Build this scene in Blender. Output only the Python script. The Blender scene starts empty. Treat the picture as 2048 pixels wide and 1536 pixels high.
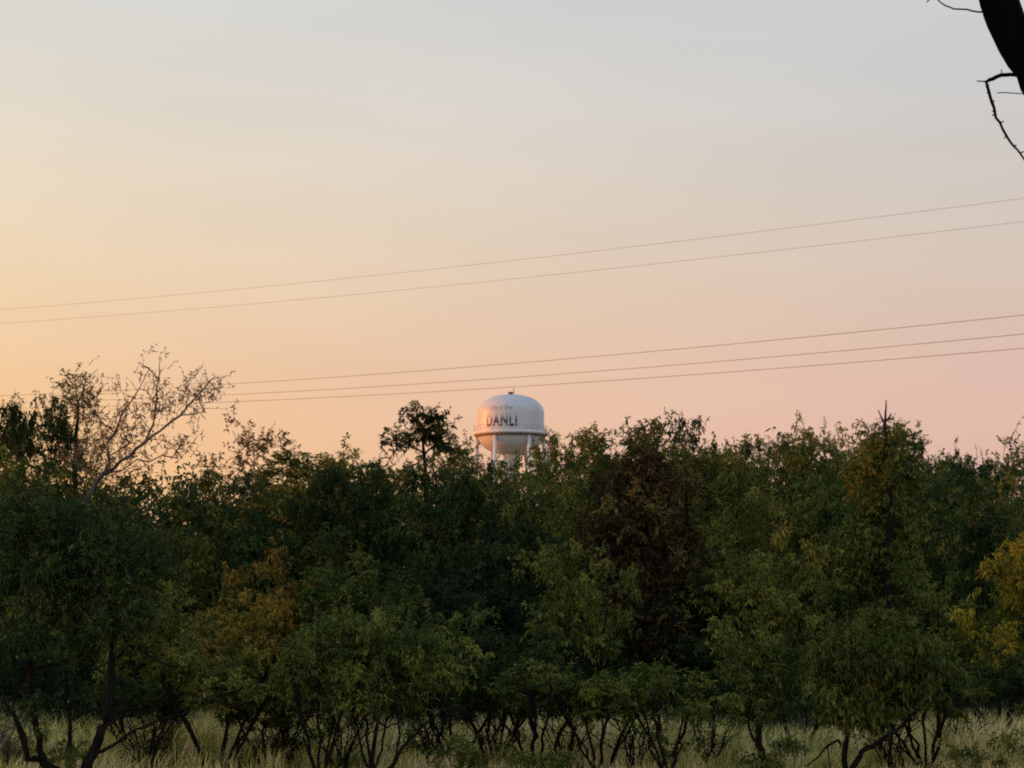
import bpy, math, random
import numpy as np

scn = bpy.context.scene
COL = scn.collection
R = math.radians

# ------------------------------------------------------------------ camera
F = 4818.0            # focal length in pixels of the 2048-wide photograph
CAM_H = 2.4
PITCH = math.atan(495.0 / F)
cam_d = bpy.data.cameras.new("camera")
cam = bpy.data.objects.new("camera", cam_d)
COL.objects.link(cam)
cam.location = (0, 0, CAM_H)
cam.rotation_euler = (math.pi / 2 + PITCH, 0, 0)
cam_d.sensor_width = 36
cam_d.lens = 36 * F / 2048
cam_d.clip_start = 0.1
cam_d.clip_end = 12000
scn.camera = cam
CP, SP = math.cos(PITCH), math.sin(PITCH)


def at(px, py, d):
    """point at ground distance d seen at pixel (px, py) of the photograph"""
    u, v = (px - 1024) / F, (768 - py) / F
    x, y, z = u, CP - v * SP, SP + v * CP
    k = d / y
    return np.array((x * k, d, CAM_H + z * k))


# ------------------------------------------------------------------ render / colour
scn.view_settings.view_transform = 'Standard'
scn.view_settings.look = 'None'
scn.view_settings.exposure = 0
scn.view_settings.gamma = 1
scn.render.engine = 'CYCLES'
scn.cycles.filter_width = 2.0
scn.cycles.max_bounces = 6
scn.cycles.diffuse_bounces = 3
scn.cycles.transmission_bounces = 3
scn.cycles.transparent_max_bounces = 4
scn.cycles.use_denoising = False


# ------------------------------------------------------------------ object helpers
def tag(o, label=None, cat=None, group=None, kind=None):
    if label: o['label'] = label
    if cat: o['category'] = cat
    if group: o['group'] = group
    if kind: o['kind'] = kind
    return o


def mesh_obj(name, V, Q=None, T=None, mat=None, parent=None, smooth=False, tone=None):
    """one mesh object from numpy arrays: V (n,3), Q quads (m,4), T triangles (k,3)"""
    me = mesh_data(name, V, Q, T, smooth, tone)
    if mat: me.materials.append(mat)
    o = bpy.data.objects.new(name, me)
    COL.objects.link(o)
    if parent: o.parent = parent
    return o


def mesh_data(name, V, Q=None, T=None, smooth=False, tone=None):
    V = np.asarray(V, dtype=np.float32).reshape(-1, 3)
    Q = np.zeros((0, 4), np.int32) if Q is None else np.asarray(Q, np.int32).reshape(-1, 4)
    T = np.zeros((0, 3), np.int32) if T is None else np.asarray(T, np.int32).reshape(-1, 3)
    me = bpy.data.meshes.new(name)
    me.vertices.add(len(V))
    me.vertices.foreach_set('co', V.ravel())
    nl = Q.size + T.size
    me.loops.add(nl)
    me.loops.foreach_set('vertex_index', np.concatenate([Q.ravel(), T.ravel()]))
    nf = len(Q) + len(T)
    me.polygons.add(nf)
    st = np.concatenate([np.arange(len(Q)) * 4, len(Q) * 4 + np.arange(len(T)) * 3]).astype(np.int32)
    me.polygons.foreach_set('loop_start', st)
    me.update(calc_edges=True)
    if tone is not None:          # which spray or tuft a leaf belongs to: each has its own tint
        me.attributes.new('tone', 'FLOAT', 'POINT').data.foreach_set('value', np.asarray(tone, np.float32))
    me.validate()
    if smooth:
        me.polygons.foreach_set('use_smooth', np.ones(len(me.polygons), bool))
    return me


def empty(name, loc, rz=0):
    o = bpy.data.objects.new(name, None)
    COL.objects.link(o)
    o.location = loc
    o.rotation_euler = (0, 0, rz)
    o.empty_display_size = 0.3
    return o


class MB:
    """collects shapes into one mesh"""
    def __init__(self):
        self.V, self.Q, self.T, self.n = [], [], [], 0

    def add(self, V, Q=None, T=None):
        V = np.asarray(V, float).reshape(-1, 3)
        if Q is not None and len(Q): self.Q.append(np.asarray(Q).reshape(-1, 4) + self.n)
        if T is not None and len(T): self.T.append(np.asarray(T).reshape(-1, 3) + self.n)
        self.V.append(V); self.n += len(V)

    def tube(self, pts, rad, sides=8, cap=True):
        pts = np.asarray(pts, float); n = len(pts)
        rad = np.full(n, rad, float) if np.isscalar(rad) else np.asarray(rad, float)
        tan = np.gradient(pts, axis=0)
        tan /= np.linalg.norm(tan, axis=1)[:, None] + 1e-9
        up = np.array((0.31, 0.17, 0.93))
        a = np.cross(tan, up); a /= np.linalg.norm(a, axis=1)[:, None] + 1e-9
        b = np.cross(tan, a)
        th = np.arange(sides) * 2 * math.pi / sides
        ring = (np.cos(th)[None, :, None] * a[:, None, :] + np.sin(th)[None, :, None] * b[:, None, :])
        V = pts[:, None, :] + ring * rad[:, None, None]
        i = np.arange(n - 1)[:, None] * sides; j = np.arange(sides)[None, :]; k = (j + 1) % sides
        Q = np.stack([i + j, i + k, i + sides + k, i + sides + j], -1).reshape(-1, 4)
        V = V.reshape(-1, 3); T = []
        if cap:
            V = np.vstack([V, pts[:1], pts[-1:]])
            T = [(n * sides, (q + 1) % sides, q) for q in range(sides)]
            T += [(n * sides + 1, (n - 1) * sides + q, (n - 1) * sides + (q + 1) % sides) for q in range(sides)]
        self.add(V, Q, T)

    def lathe(self, prof, sides=64, c=(0, 0)):
        prof = np.asarray(prof, float); n = len(prof)
        th = np.arange(sides) * 2 * math.pi / sides
        V = np.stack([c[0] + prof[:, 0, None] * np.cos(th), c[1] + prof[:, 0, None] * np.sin(th),
                      np.repeat(prof[:, 1, None], sides, 1)], -1).reshape(-1, 3)
        i = np.arange(n - 1)[:, None] * sides; j = np.arange(sides)[None, :]; k = (j + 1) % sides
        Q = np.stack([i + j, i + k, i + sides + k, i + sides + j], -1).reshape(-1, 4)
        self.add(V, Q)

    def data(self, name, smooth=False):
        return mesh_data(name, np.vstack(self.V), np.vstack(self.Q) if self.Q else None,
                         np.vstack(self.T) if self.T else None, smooth)

    def build(self, name, mat, parent=None, smooth=False):
        me = self.data(name, smooth); me.materials.append(mat)
        o = bpy.data.objects.new(name, me); COL.objects.link(o)
        if parent: o.parent = parent
        return o


# ------------------------------------------------------------------ materials
def new_mat(name):
    m = bpy.data.materials.new(name); m.use_nodes = True
    nt = m.node_tree; nt.nodes.clear()
    return m, nt, nt.nodes.new, nt.links.new


def ramp(node, stops):
    e = node.color_ramp.elements
    while len(e) > 1: e.remove(e[-1])
    for i, (p, c) in enumerate(stops):
        s = e[0] if i == 0 else e.new(p)
        s.position = p; s.color = (*c, 1)


def leaf_mat(name, stops, trans=0.18, scale=0.9, hue_var=0.02, val_var=0.25):
    """leaves: a patchy mix of the kind's own leaf colours, every tree a little different"""
    m, nt, N, L = new_mat(name)
    geo = N('ShaderNodeNewGeometry'); oi = N('ShaderNodeObjectInfo')
    n1 = N('ShaderNodeTexNoise'); n1.inputs['Scale'].default_value = scale; n1.inputs['Detail'].default_value = 3
    L(geo.outputs['Position'], n1.inputs['Vector'])
    at_ = N('ShaderNodeAttribute'); at_.attribute_name = 'tone'
    def madd(v, k, c):
        q = N('ShaderNodeMath'); q.operation = 'MULTIPLY_ADD'; L(v, q.inputs[0]); q.inputs[1].default_value = k
        if isinstance(c, (int, float)): q.inputs[2].default_value = c
        else: L(c, q.inputs[2])
        return q.outputs[0]
    f = madd(geo.outputs['Random Per Island'], 0.24, 0.5 - 0.12 - 0.32 - 0.30)
    f = madd(at_.outputs['Fac'], 0.64, f)
    f = madd(n1.outputs['Fac'], 0.60, f)
    rp = N('ShaderNodeValToRGB'); ramp(rp, stops); L(f, rp.inputs['Fac'])
    hv = N('ShaderNodeHueSaturation')
    mh = N('ShaderNodeMapRange'); mh.inputs['To Min'].default_value = 0.5 - hue_var; mh.inputs['To Max'].default_value = 0.5 + hue_var
    L(oi.outputs['Random'], mh.inputs['Value']); L(mh.outputs[0], hv.inputs['Hue'])
    wn = N('ShaderNodeTexWhiteNoise'); wn.noise_dimensions = '1D'; L(oi.outputs['Random'], wn.inputs['W'])
    mv = N('ShaderNodeMapRange'); mv.inputs['To Min'].default_value = 1 - val_var; mv.inputs['To Max'].default_value = 1 + val_var
    L(wn.outputs['Value'], mv.inputs['Value']); L(mv.outputs[0], hv.inputs['Value'])
    L(rp.outputs['Color'], hv.inputs['Color'])
    d = N('ShaderNodeBsdfDiffuse'); t = N('ShaderNodeBsdfTranslucent'); mx = N('ShaderNodeMixShader')
    L(hv.outputs['Color'], d.inputs['Color']); L(hv.outputs['Color'], t.inputs['Color'])
    mx.inputs['Fac'].default_value = trans
    L(d.outputs[0], mx.inputs[1]); L(t.outputs[0], mx.inputs[2])
    o = N('ShaderNodeOutputMaterial'); L(mx.outputs[0], o.inputs['Surface'])
    return m


def surf_mat(name, stops, scale=4.0, detail=5, rough=0.8, bump=0.0, bump_scale=20, spec=0.3, coord='Object', stretch=(1, 1, 1)):
    m, nt, N, L = new_mat(name)
    tc = N('ShaderNodeTexCoord'); mp = N('ShaderNodeMapping'); mp.inputs['Scale'].default_value = stretch
    L(tc.outputs[coord], mp.inputs['Vector'])
    n1 = N('ShaderNodeTexNoise'); n1.inputs['Scale'].default_value = scale; n1.inputs['Detail'].default_value = detail
    L(mp.outputs[0], n1.inputs['Vector'])
    rp = N('ShaderNodeValToRGB'); ramp(rp, stops); L(n1.outputs['Fac'], rp.inputs['Fac'])
    p = N('ShaderNodeBsdfPrincipled'); p.inputs['Roughness'].default_value = rough
    p.inputs['Specular IOR Level'].default_value = spec
    L(rp.outputs['Color'], p.inputs['Base Color'])
    if bump:
        n2 = N('ShaderNodeTexNoise'); n2.inputs['Scale'].default_value = bump_scale; n2.inputs['Detail'].default_value = 4
        L(mp.outputs[0], n2.inputs['Vector'])
        b = N('ShaderNodeBump'); b.inputs['Strength'].default_value = bump; b.inputs['Distance'].default_value = 0.02
        L(n2.outputs['Fac'], b.inputs['Height']); L(b.outputs[0], p.inputs['Normal'])
    o = N('ShaderNodeOutputMaterial'); L(p.outputs[0], o.inputs['Surface'])
    return m


LM = {
    'green': leaf_mat('leaf_green', [(0.15, (0.034, 0.061, 0.017)), (0.5, (0.083, 0.115, 0.027)), (0.85, (0.201, 0.210, 0.046))], hue_var=0.02),
    'olive': leaf_mat('leaf_olive', [(0.15, (0.046, 0.066, 0.018)), (0.5, (0.104, 0.128, 0.029)), (0.85, (0.220, 0.218, 0.046))], hue_var=0.012),
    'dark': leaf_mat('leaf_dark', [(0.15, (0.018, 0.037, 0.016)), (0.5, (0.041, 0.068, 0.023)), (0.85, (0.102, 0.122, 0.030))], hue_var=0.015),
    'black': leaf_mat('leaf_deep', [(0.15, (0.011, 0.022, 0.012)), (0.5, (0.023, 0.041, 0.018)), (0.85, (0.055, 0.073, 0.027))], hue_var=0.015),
    'orange': leaf_mat('leaf_orange', [(0.2, (0.085, 0.100, 0.024)), (0.5, (0.190, 0.145, 0.030)), (0.85, (0.350, 0.215, 0.036))], hue_var=0.008, val_var=0.1),
    'yellow': leaf_mat('leaf_yellow', [(0.2, (0.100, 0.130, 0.024)), (0.5, (0.220, 0.200, 0.028)), (0.85, (0.370, 0.290, 0.030))], hue_var=0.008, val_var=0.1),
    'brown': leaf_mat('leaf_brown', [(0.15, (0.024, 0.019, 0.011)), (0.45, (0.066, 0.048, 0.023)), (0.65, (0.115, 0.086, 0.033)), (0.85, (0.170, 0.160, 0.045))], trans=0.12, hue_var=0.008, val_var=0.06),
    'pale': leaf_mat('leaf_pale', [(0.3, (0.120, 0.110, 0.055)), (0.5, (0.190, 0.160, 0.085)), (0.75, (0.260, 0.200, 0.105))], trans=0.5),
    'mixed': leaf_mat('leaf_sunlit', [(0.3, (0.080, 0.085, 0.030)), (0.5, (0.150, 0.125, 0.050)), (0.75, (0.240, 0.170, 0.080))], trans=0.4),
}
BARK = surf_mat('dark_bark', [(0.3, (0.006, 0.005, 0.0045)), (0.7, (0.016, 0.0135, 0.012))], scale=9, bump=0.6, stretch=(1, 1, 0.25), rough=0.95, spec=0.1)
BARK_MID = surf_mat('weathered_bark', [(0.3, (0.034, 0.028, 0.024)), (0.7, (0.085, 0.068, 0.056))], scale=9, bump=0.5, stretch=(1, 1, 0.25), rough=0.95, spec=0.1)
BARK_GREY = surf_mat('grey_bark', [(0.3, (0.050, 0.045, 0.042)), (0.7, (0.110, 0.098, 0.090))], scale=9, bump=0.5, stretch=(1, 1, 0.25), rough=0.95, spec=0.1)

# ------------------------------------------------------------------ trees
rng = np.random.default_rng(11)


def wiggle(p, q, k, amp, g, lift=0.0):
    """k points from p (excluded) to q (included) along a crooked path"""
    t = np.arange(1, k + 1)[:, None] / k
    pts = p + (q - p) * t
    d = np.linalg.norm(q - p)
    off = g.normal(0, amp * d, (k, 3)) * np.sin(t * math.pi)
    off[:, 2] += lift * d * np.sin(t[:, 0] * math.pi)
    return pts + off


class Skel:
    def __init__(self):
        self.P, self.par, self.minr = [], [], []

    def add(self, p, par, r=0.0):
        self.P.append(np.asarray(p, float)); self.par.append(par); self.minr.append(r)
        return len(self.P) - 1

    def limb(self, pts, r0, r1, par=-1, sub=3, g=None, amp=0.03):
        """a limb through given points; par = node to start from; returns node ids"""
        ids = []
        pts = [np.asarray(p, float) for p in pts]
        if par < 0:
            par = self.add(pts[0], -1, r0); ids.append(par)
        else:
            pts = [self.P[par]] + pts
        n = (len(pts) - 1) * sub; c = 0
        for a, b in zip(pts[:-1], pts[1:]):
            for q in wiggle(a, b, sub, amp, g):
                c += 1
                par = self.add(q, par, r0 + (r1 - r0) * c / n); ids.append(par)
        return ids

    def nearest(self, p):
        A = np.array(self.P)
        d = A - p
        dist = np.linalg.norm(d, axis=1)
        cost = dist + 0.9 * np.maximum(0, d[:, 2] + 0.35 * dist)     # prefers to grow upward and outward
        return int(np.argmin(cost))

    def tubes(self, mb, tip=0.006, expo=2.2):
        n = len(self.P); P = np.array(self.P); par = np.array(self.par)
        ch = [[] for _ in range(n)]
        for i in range(n):
            if par[i] >= 0: ch[par[i]].append(i)
        rad = np.zeros(n)
        for i in range(n - 1, -1, -1):       # children always come after their parent
            s = sum(rad[c] ** expo for c in ch[i]) if ch[i] else tip ** expo
            rad[i] = max(s ** (1 / expo), self.minr[i] if self.minr[i] else 0, tip)
        # chains from thick to thin
        done = set()
        for i in range(n):
            starts = [i] if par[i] < 0 else []
            if len(ch[i]) > 1:
                main = max(ch[i], key=lambda c: rad[c])
                starts += [c for c in ch[i] if c != main]
            for s in starts:
                chain = [] if par[s] < 0 else [par[s]]
                rr = [] if par[s] < 0 else [min(rad[par[s]], rad[s] * 1.15)]
                c = s
                while True:
                    chain.append(c); rr.append(rad[c])
                    if not ch[c]: break
                    c = max(ch[c], key=lambda q: rad[q])
                if len(chain) > 1:
                    mx = max(rr)
                    mb.tube(P[chain], np.array(rr), 9 if mx > 0.06 else (6 if mx > 0.025 else 4), cap=mx > 0.03)
        return rad


def leaves(C, CR, g, twigs=9, per=13, pair=2, L=0.14, W=0.034, droop=0.55, up=0.25, axis=None, twig_mb=None, twig_r=0.004):
    """leaf cards on thin twigs that spread from each clump centre C with radius CR"""
    n = len(C)
    nt = n * twigs
    c0 = np.repeat(C, twigs, 0); cr = np.repeat(CR, twigs) * g.uniform(0.7, 1.3, nt)
    c0 = c0 + g.normal(0, 0.36, (nt, 3)) * cr[:, None]
    d = g.normal(0, 1, (nt, 3)); d[:, 2] += up * 1.5
    if axis is not None:
        d += 0.7 * np.repeat(axis, twigs, 0)
    d /= np.linalg.norm(d, axis=1)[:, None]
    ln = cr * g.uniform(0.55, 1.25, nt)
    t = (np.arange(per) + 0.6) / per
    sag = droop * 0.8
    P = c0[:, None, :] + d[:, None, :] * (ln[:, None] * t[None, :])[..., None]
    P[..., 2] -= sag * ln[:, None] * (t ** 2)[None, :]
    tw = d.copy(); tw[:, 2] -= sag; tw /= np.linalg.norm(tw, axis=1)[:, None]
    if twig_mb is not None:
        k = 3
        tt = np.linspace(0, 1, k + 1)
        TP = c0[:, None, :] + d[:, None, :] * (ln[:, None] * tt[None, :])[..., None]
        TP[..., 2] -= sag * ln[:, None] * (tt ** 2)[None, :]
        a = np.cross(d, (0.2, 0.3, 0.93)); a /= np.linalg.norm(a, axis=1)[:, None] + 1e-9
        b = np.cross(d, a)
        ring = [a, -0.5 * a + 0.87 * b, -0.5 * a - 0.87 * b]
        rr = twig_r * (1.25 - tt)
        V = np.stack([TP + q[:, None, :] * rr[None, :, None] for q in ring], 2)    # nt,k+1,3,3
        base = (np.arange(nt) * (k + 1) * 3)[:, None, None] + (np.arange(k) * 3)[None, :, None]
        j = np.arange(3)[None, None, :]; j2 = (j + 1) % 3
        Q = np.stack([base + j, base + j2, base + 3 + j2, base + 3 + j], -1).reshape(-1, 4)
        twig_mb.add(V.reshape(-1, 3), Q)
    P = np.repeat(P.reshape(-1, 3), pair, 0)
    TW = np.repeat(np.repeat(tw, per, 0), pair, 0)
    m = len(P)
    s = g.normal(0, 1, (m, 3)); s /= np.linalg.norm(s, axis=1)[:, None]
    ld = s * 0.9 + TW * 0.45; ld[:, 2] -= droop
    ld /= np.linalg.norm(ld, axis=1)[:, None]
    w = np.cross(ld, g.normal(0, 1, (m, 3))); w /= np.linalg.norm(w, axis=1)[:, None] + 1e-9
    l = L * g.uniform(0.6, 1.35, m)[:, None]; ww = W * g.uniform(0.7, 1.3, m)[:, None] * 0.5
    # a compound leaf: narrow at the stalk, bending down under its own weight
    dn = np.zeros((m, 3)); dn[:, 2] = -l[:, 0] * droop
    m1 = P + ld * l * 0.36 + dn * 0.06
    m2 = P + ld * l * 0.70 + dn * 0.22
    tip = P + ld * l * 0.97 + dn * 0.46
    V = np.stack([P, m1 + w * ww, m1 - w * ww, m2 + w * ww * .85, m2 - w * ww * .85, tip], 1).reshape(-1, 3)
    i = np.arange(m)[:, None] * 6
    Q = i + np.array([1, 3, 4, 2])
    T = np.concatenate([i + np.array([0, 1, 2]), i + np.array([3, 5, 4])])
    tone = np.repeat(g.uniform(0, 1, n), twigs * per * pair * 6) * 0.7 + 0.3 * np.repeat(g.uniform(0, 1, nt), per * pair * 6)
    return V, Q, T, tone


def clump_points(g, n, c, r, lump=0.25, shell=0.5, flat_bottom=-0.75, minz=0.3):
    """centres spread through a lumpy ellipsoid"""
    out = []
    ph = g.uniform(0, 6.28, 6)
    tries = 0
    space = 0.62 * (4.19 * r[0] * r[1] * r[2] / n) ** (1 / 3)
    while len(out) < n and tries < n * 60:
        tries += 1
        d = g.normal(0, 1, 3); d /= np.linalg.norm(d)
        if d[2] < flat_bottom: continue
        az = math.atan2(d[1], d[0]); el = math.asin(d[2])
        k = 1 + lump * (math.sin(2 * az + ph[0]) * math.cos(3 * el + ph[1]) + 0.7 * math.sin(3 * az + ph[2] + 2 * el) + 0.6 * math.sin(5 * az + ph[3]) * math.sin(4 * el + ph[4]))
        q = np.array(c) + d * np.array(r) * k * g.uniform(0, 1) ** shell
        if q[2] < minz: continue
        if out and np.min(np.linalg.norm(np.array(out) - q, axis=1)) < space: continue
        out.append(q)
    out = np.array(out)
    dd = np.linalg.norm(out[:, None] - out[None], axis=2); dd.sort(axis=1)
    return out[dd[:, 3] < 1.45 * space]      # no lone tufts


def finish_tree(sk, C, CR, g, lp, connect=True, center=None, wisps=True):
    """branches to every clump, then the bark mesh and the leaf mesh"""
    tm = MB(); extra, extra_r = [], []
    if connect:
        base = sk.P[0]
        order = np.argsort(np.linalg.norm(C - base, axis=1))
        for i in order:
            nid = sk.nearest(C[i])
            p = sk.P[nid]; dist = np.linalg.norm(C[i] - p)
            k = max(2, int(dist / 0.35))
            par = nid
            pts = wiggle(p, C[i], k, 0.07, g, lift=0.06)
            for m_, q in enumerate(pts):
                par = sk.add(q, par)
                if dist > 0.5 and m_ >= 0.35 * k and m_ < k - 1 and g.uniform() < 0.75:
                    extra.append(q); extra_r.append(CR[i] * g.uniform(0.6, 0.95))
        if extra:
            C = np.vstack([C, np.array(extra)]); CR = np.concatenate([CR, np.array(extra_r)])
    sk.tubes(tm, tip=lp.get('tip', 0.007))
    ax = None
    if center is not None:
        ax = C - np.array(center); ax /= np.linalg.norm(ax, axis=1)[:, None] + 1e-6
    kw = {k: v for k, v in lp.items() if k not in ('tip',)}
    V, Q, T, tone = leaves(C, CR, g, axis=ax, twig_mb=tm, **kw)
    # thin feathery shoots standing out of the top of the crown
    hi = np.where(C[:, 2] > np.percentile(C[:, 2], 72))[0]
    hi = hi[g.uniform(0, 1, len(hi)) < 0.55]
    if wisps and len(hi):
        k2 = dict(kw); k2.update(twigs=4, per=10, L=kw['L'] * 0.7, W=kw['W'] * 0.7, droop=0.25, up=1.7, twig_r=0.006)
        V2, Q2, T2, t2 = leaves(C[hi], CR[hi] * 0.8 + 0.16, g, twig_mb=tm, **k2)
        Q = np.vstack([Q, Q2 + len(V)]); T = np.vstack([T, T2 + len(V)]); V = np.vstack([V, V2]); tone = np.concatenate([tone, t2])
    return tm.data('trunk', smooth=True), mesh_data('crown', V, Q, T, tone=tone)


def gen_tree(seed, H, W, stems=2, base=0.25, n=90, lump=0.25, cr=0.55, lp=None, lean=0.0, top_r=0.4, trunk_r=0.09, shell=0.5):
    g = np.random.default_rng(seed)
    lp = dict(lp or {})
    c = (lean * W * 0.3, 0, H * (base + 1) / 2)
    r = (W / 2 - cr * 0.5, W / 2 - cr * 0.5, H * (1 - base) / 2 - cr * 0.4)
    C = clump_points(g, n, c, r, lump=lump, minz=0.35, shell=shell)
    CR = cr * g.uniform(0.7, 1.3, len(C))
    sk = Skel()
    root = sk.add((0, 0, -0.1), -1, trunk_r)
    for s in range(stems):
        a = 2 * math.pi * (s + g.uniform(-0.3, 0.3)) / stems + g.uniform(0, 6)
        sp = (0.30 if stems > 1 else 0.06) * W
        p1 = np.array((math.cos(a) * sp * 0.3, math.sin(a) * sp * 0.3, H * base * 0.55))
        p2 = np.array((math.cos(a) * sp * 0.7 + lean * W * 0.15, math.sin(a) * sp * 0.7, H * (base + 0.18)))
        p3 = np.array((math.cos(a) * sp + lean * W * 0.3, math.sin(a) * sp, H * (base + 0.45)))
        sk.limb([p1, p2, p3], trunk_r * g.uniform(0.7, 1.0), 0.02, par=root, g=g, amp=0.05)
    tm, cm = finish_tree(sk, C, CR, g, lp, center=c)
    co = np.empty(len(cm.vertices) * 3, np.float32); cm.vertices.foreach_get('co', co); co = co.reshape(-1, 3)
    return (tm, cm), float(np.percentile(co[:, 2], 99.6)), float(2 * np.percentile(np.abs(co[:, 0]), 97))


NEAR = dict(twigs=12, per=7, pair=2, L=0.085, W=0.022, droop=0.60, up=0.9)
MID = dict(twigs=12, per=7, pair=2, L=0.102, W=0.028, droop=0.60, up=0.9)
FAR = dict(twigs=12, per=7, pair=2, L=0.112, W=0.032, droop=0.50, up=0.9)

KIND = {}
for k, s in enumerate((101, 102, 103, 104)):
    KIND['tall%d' % k] = gen_tree(s, 7.2, 3.7, stems=1 + k % 2, base=0.18, n=320, lump=0.13, cr=0.31, lp=FAR, trunk_r=0.11, shell=0.38)
for k, s in enumerate((201, 202, 203, 204)):
    KIND['round%d' % k] = gen_tree(s, 6.2, 4.4, stems=2 + k % 2, base=0.14, n=360, lump=0.18, cr=0.32, lp=MID, trunk_r=0.10, shell=0.38)
for k, s in enumerate((301, 302, 303)):
    KIND['mid%d' % k] = gen_tree(s, 4.4, 2.9, stems=3, base=0.16, n=230, lump=0.24, cr=0.27, lp=MID, trunk_r=0.07, shell=0.38)
for k, s in enumerate((401, 402, 403, 404)):
    KIND['shrub%d' % k] = gen_tree(s, 2.9, 2.4, stems=7, base=0.26, n=180, lump=0.30, cr=0.21, lp=NEAR, trunk_r=0.021, shell=0.38)
for k, s in enumerate((501, 502)):
    KIND['sparse%d' % k] = gen_tree(s, 7.0, 3.2, stems=2, base=0.2, n=95, lump=0.22, cr=0.34,
                                    lp=dict(twigs=7, per=6, pair=2, L=0.105, W=0.034, droop=0.15, up=0.6), trunk_r=0.08, shell=0.4)

n_placed = 0


def place(name, label, cat, group, kind, px, d, top, wpx, mat, bark=None, rz=None):
    """a tree of a kind, standing on the ground at distance d, scaled to the height and spread it has in the photograph"""
    global n_placed
    n_placed += 1
    (tm, cm), H, W = KIND[kind]
    x = at(px, 1263, d)[0]
    h = at(px, top, d)[2]
    w = wpx * (1.28 if group == G_SKY else 1.10) / F * d
    sc = (w / W, w / W, h / H)
    root = empty(name, (x, d, 0), (n_placed * 2.399) % 6.283 if rz is None else rz)
    root.scale = sc
    tag(root, label, cat, group)
    for part, me, m in (('trunk', tm, bark or BARK), ('crown', cm, LM[mat])):
        if not me.materials: me.materials.append(m)
        o = bpy.data.objects.new(part, me); COL.objects.link(o); o.parent = root
        o.material_slots[0].link = 'OBJECT'; o.material_slots[0].material = m
    return root


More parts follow.
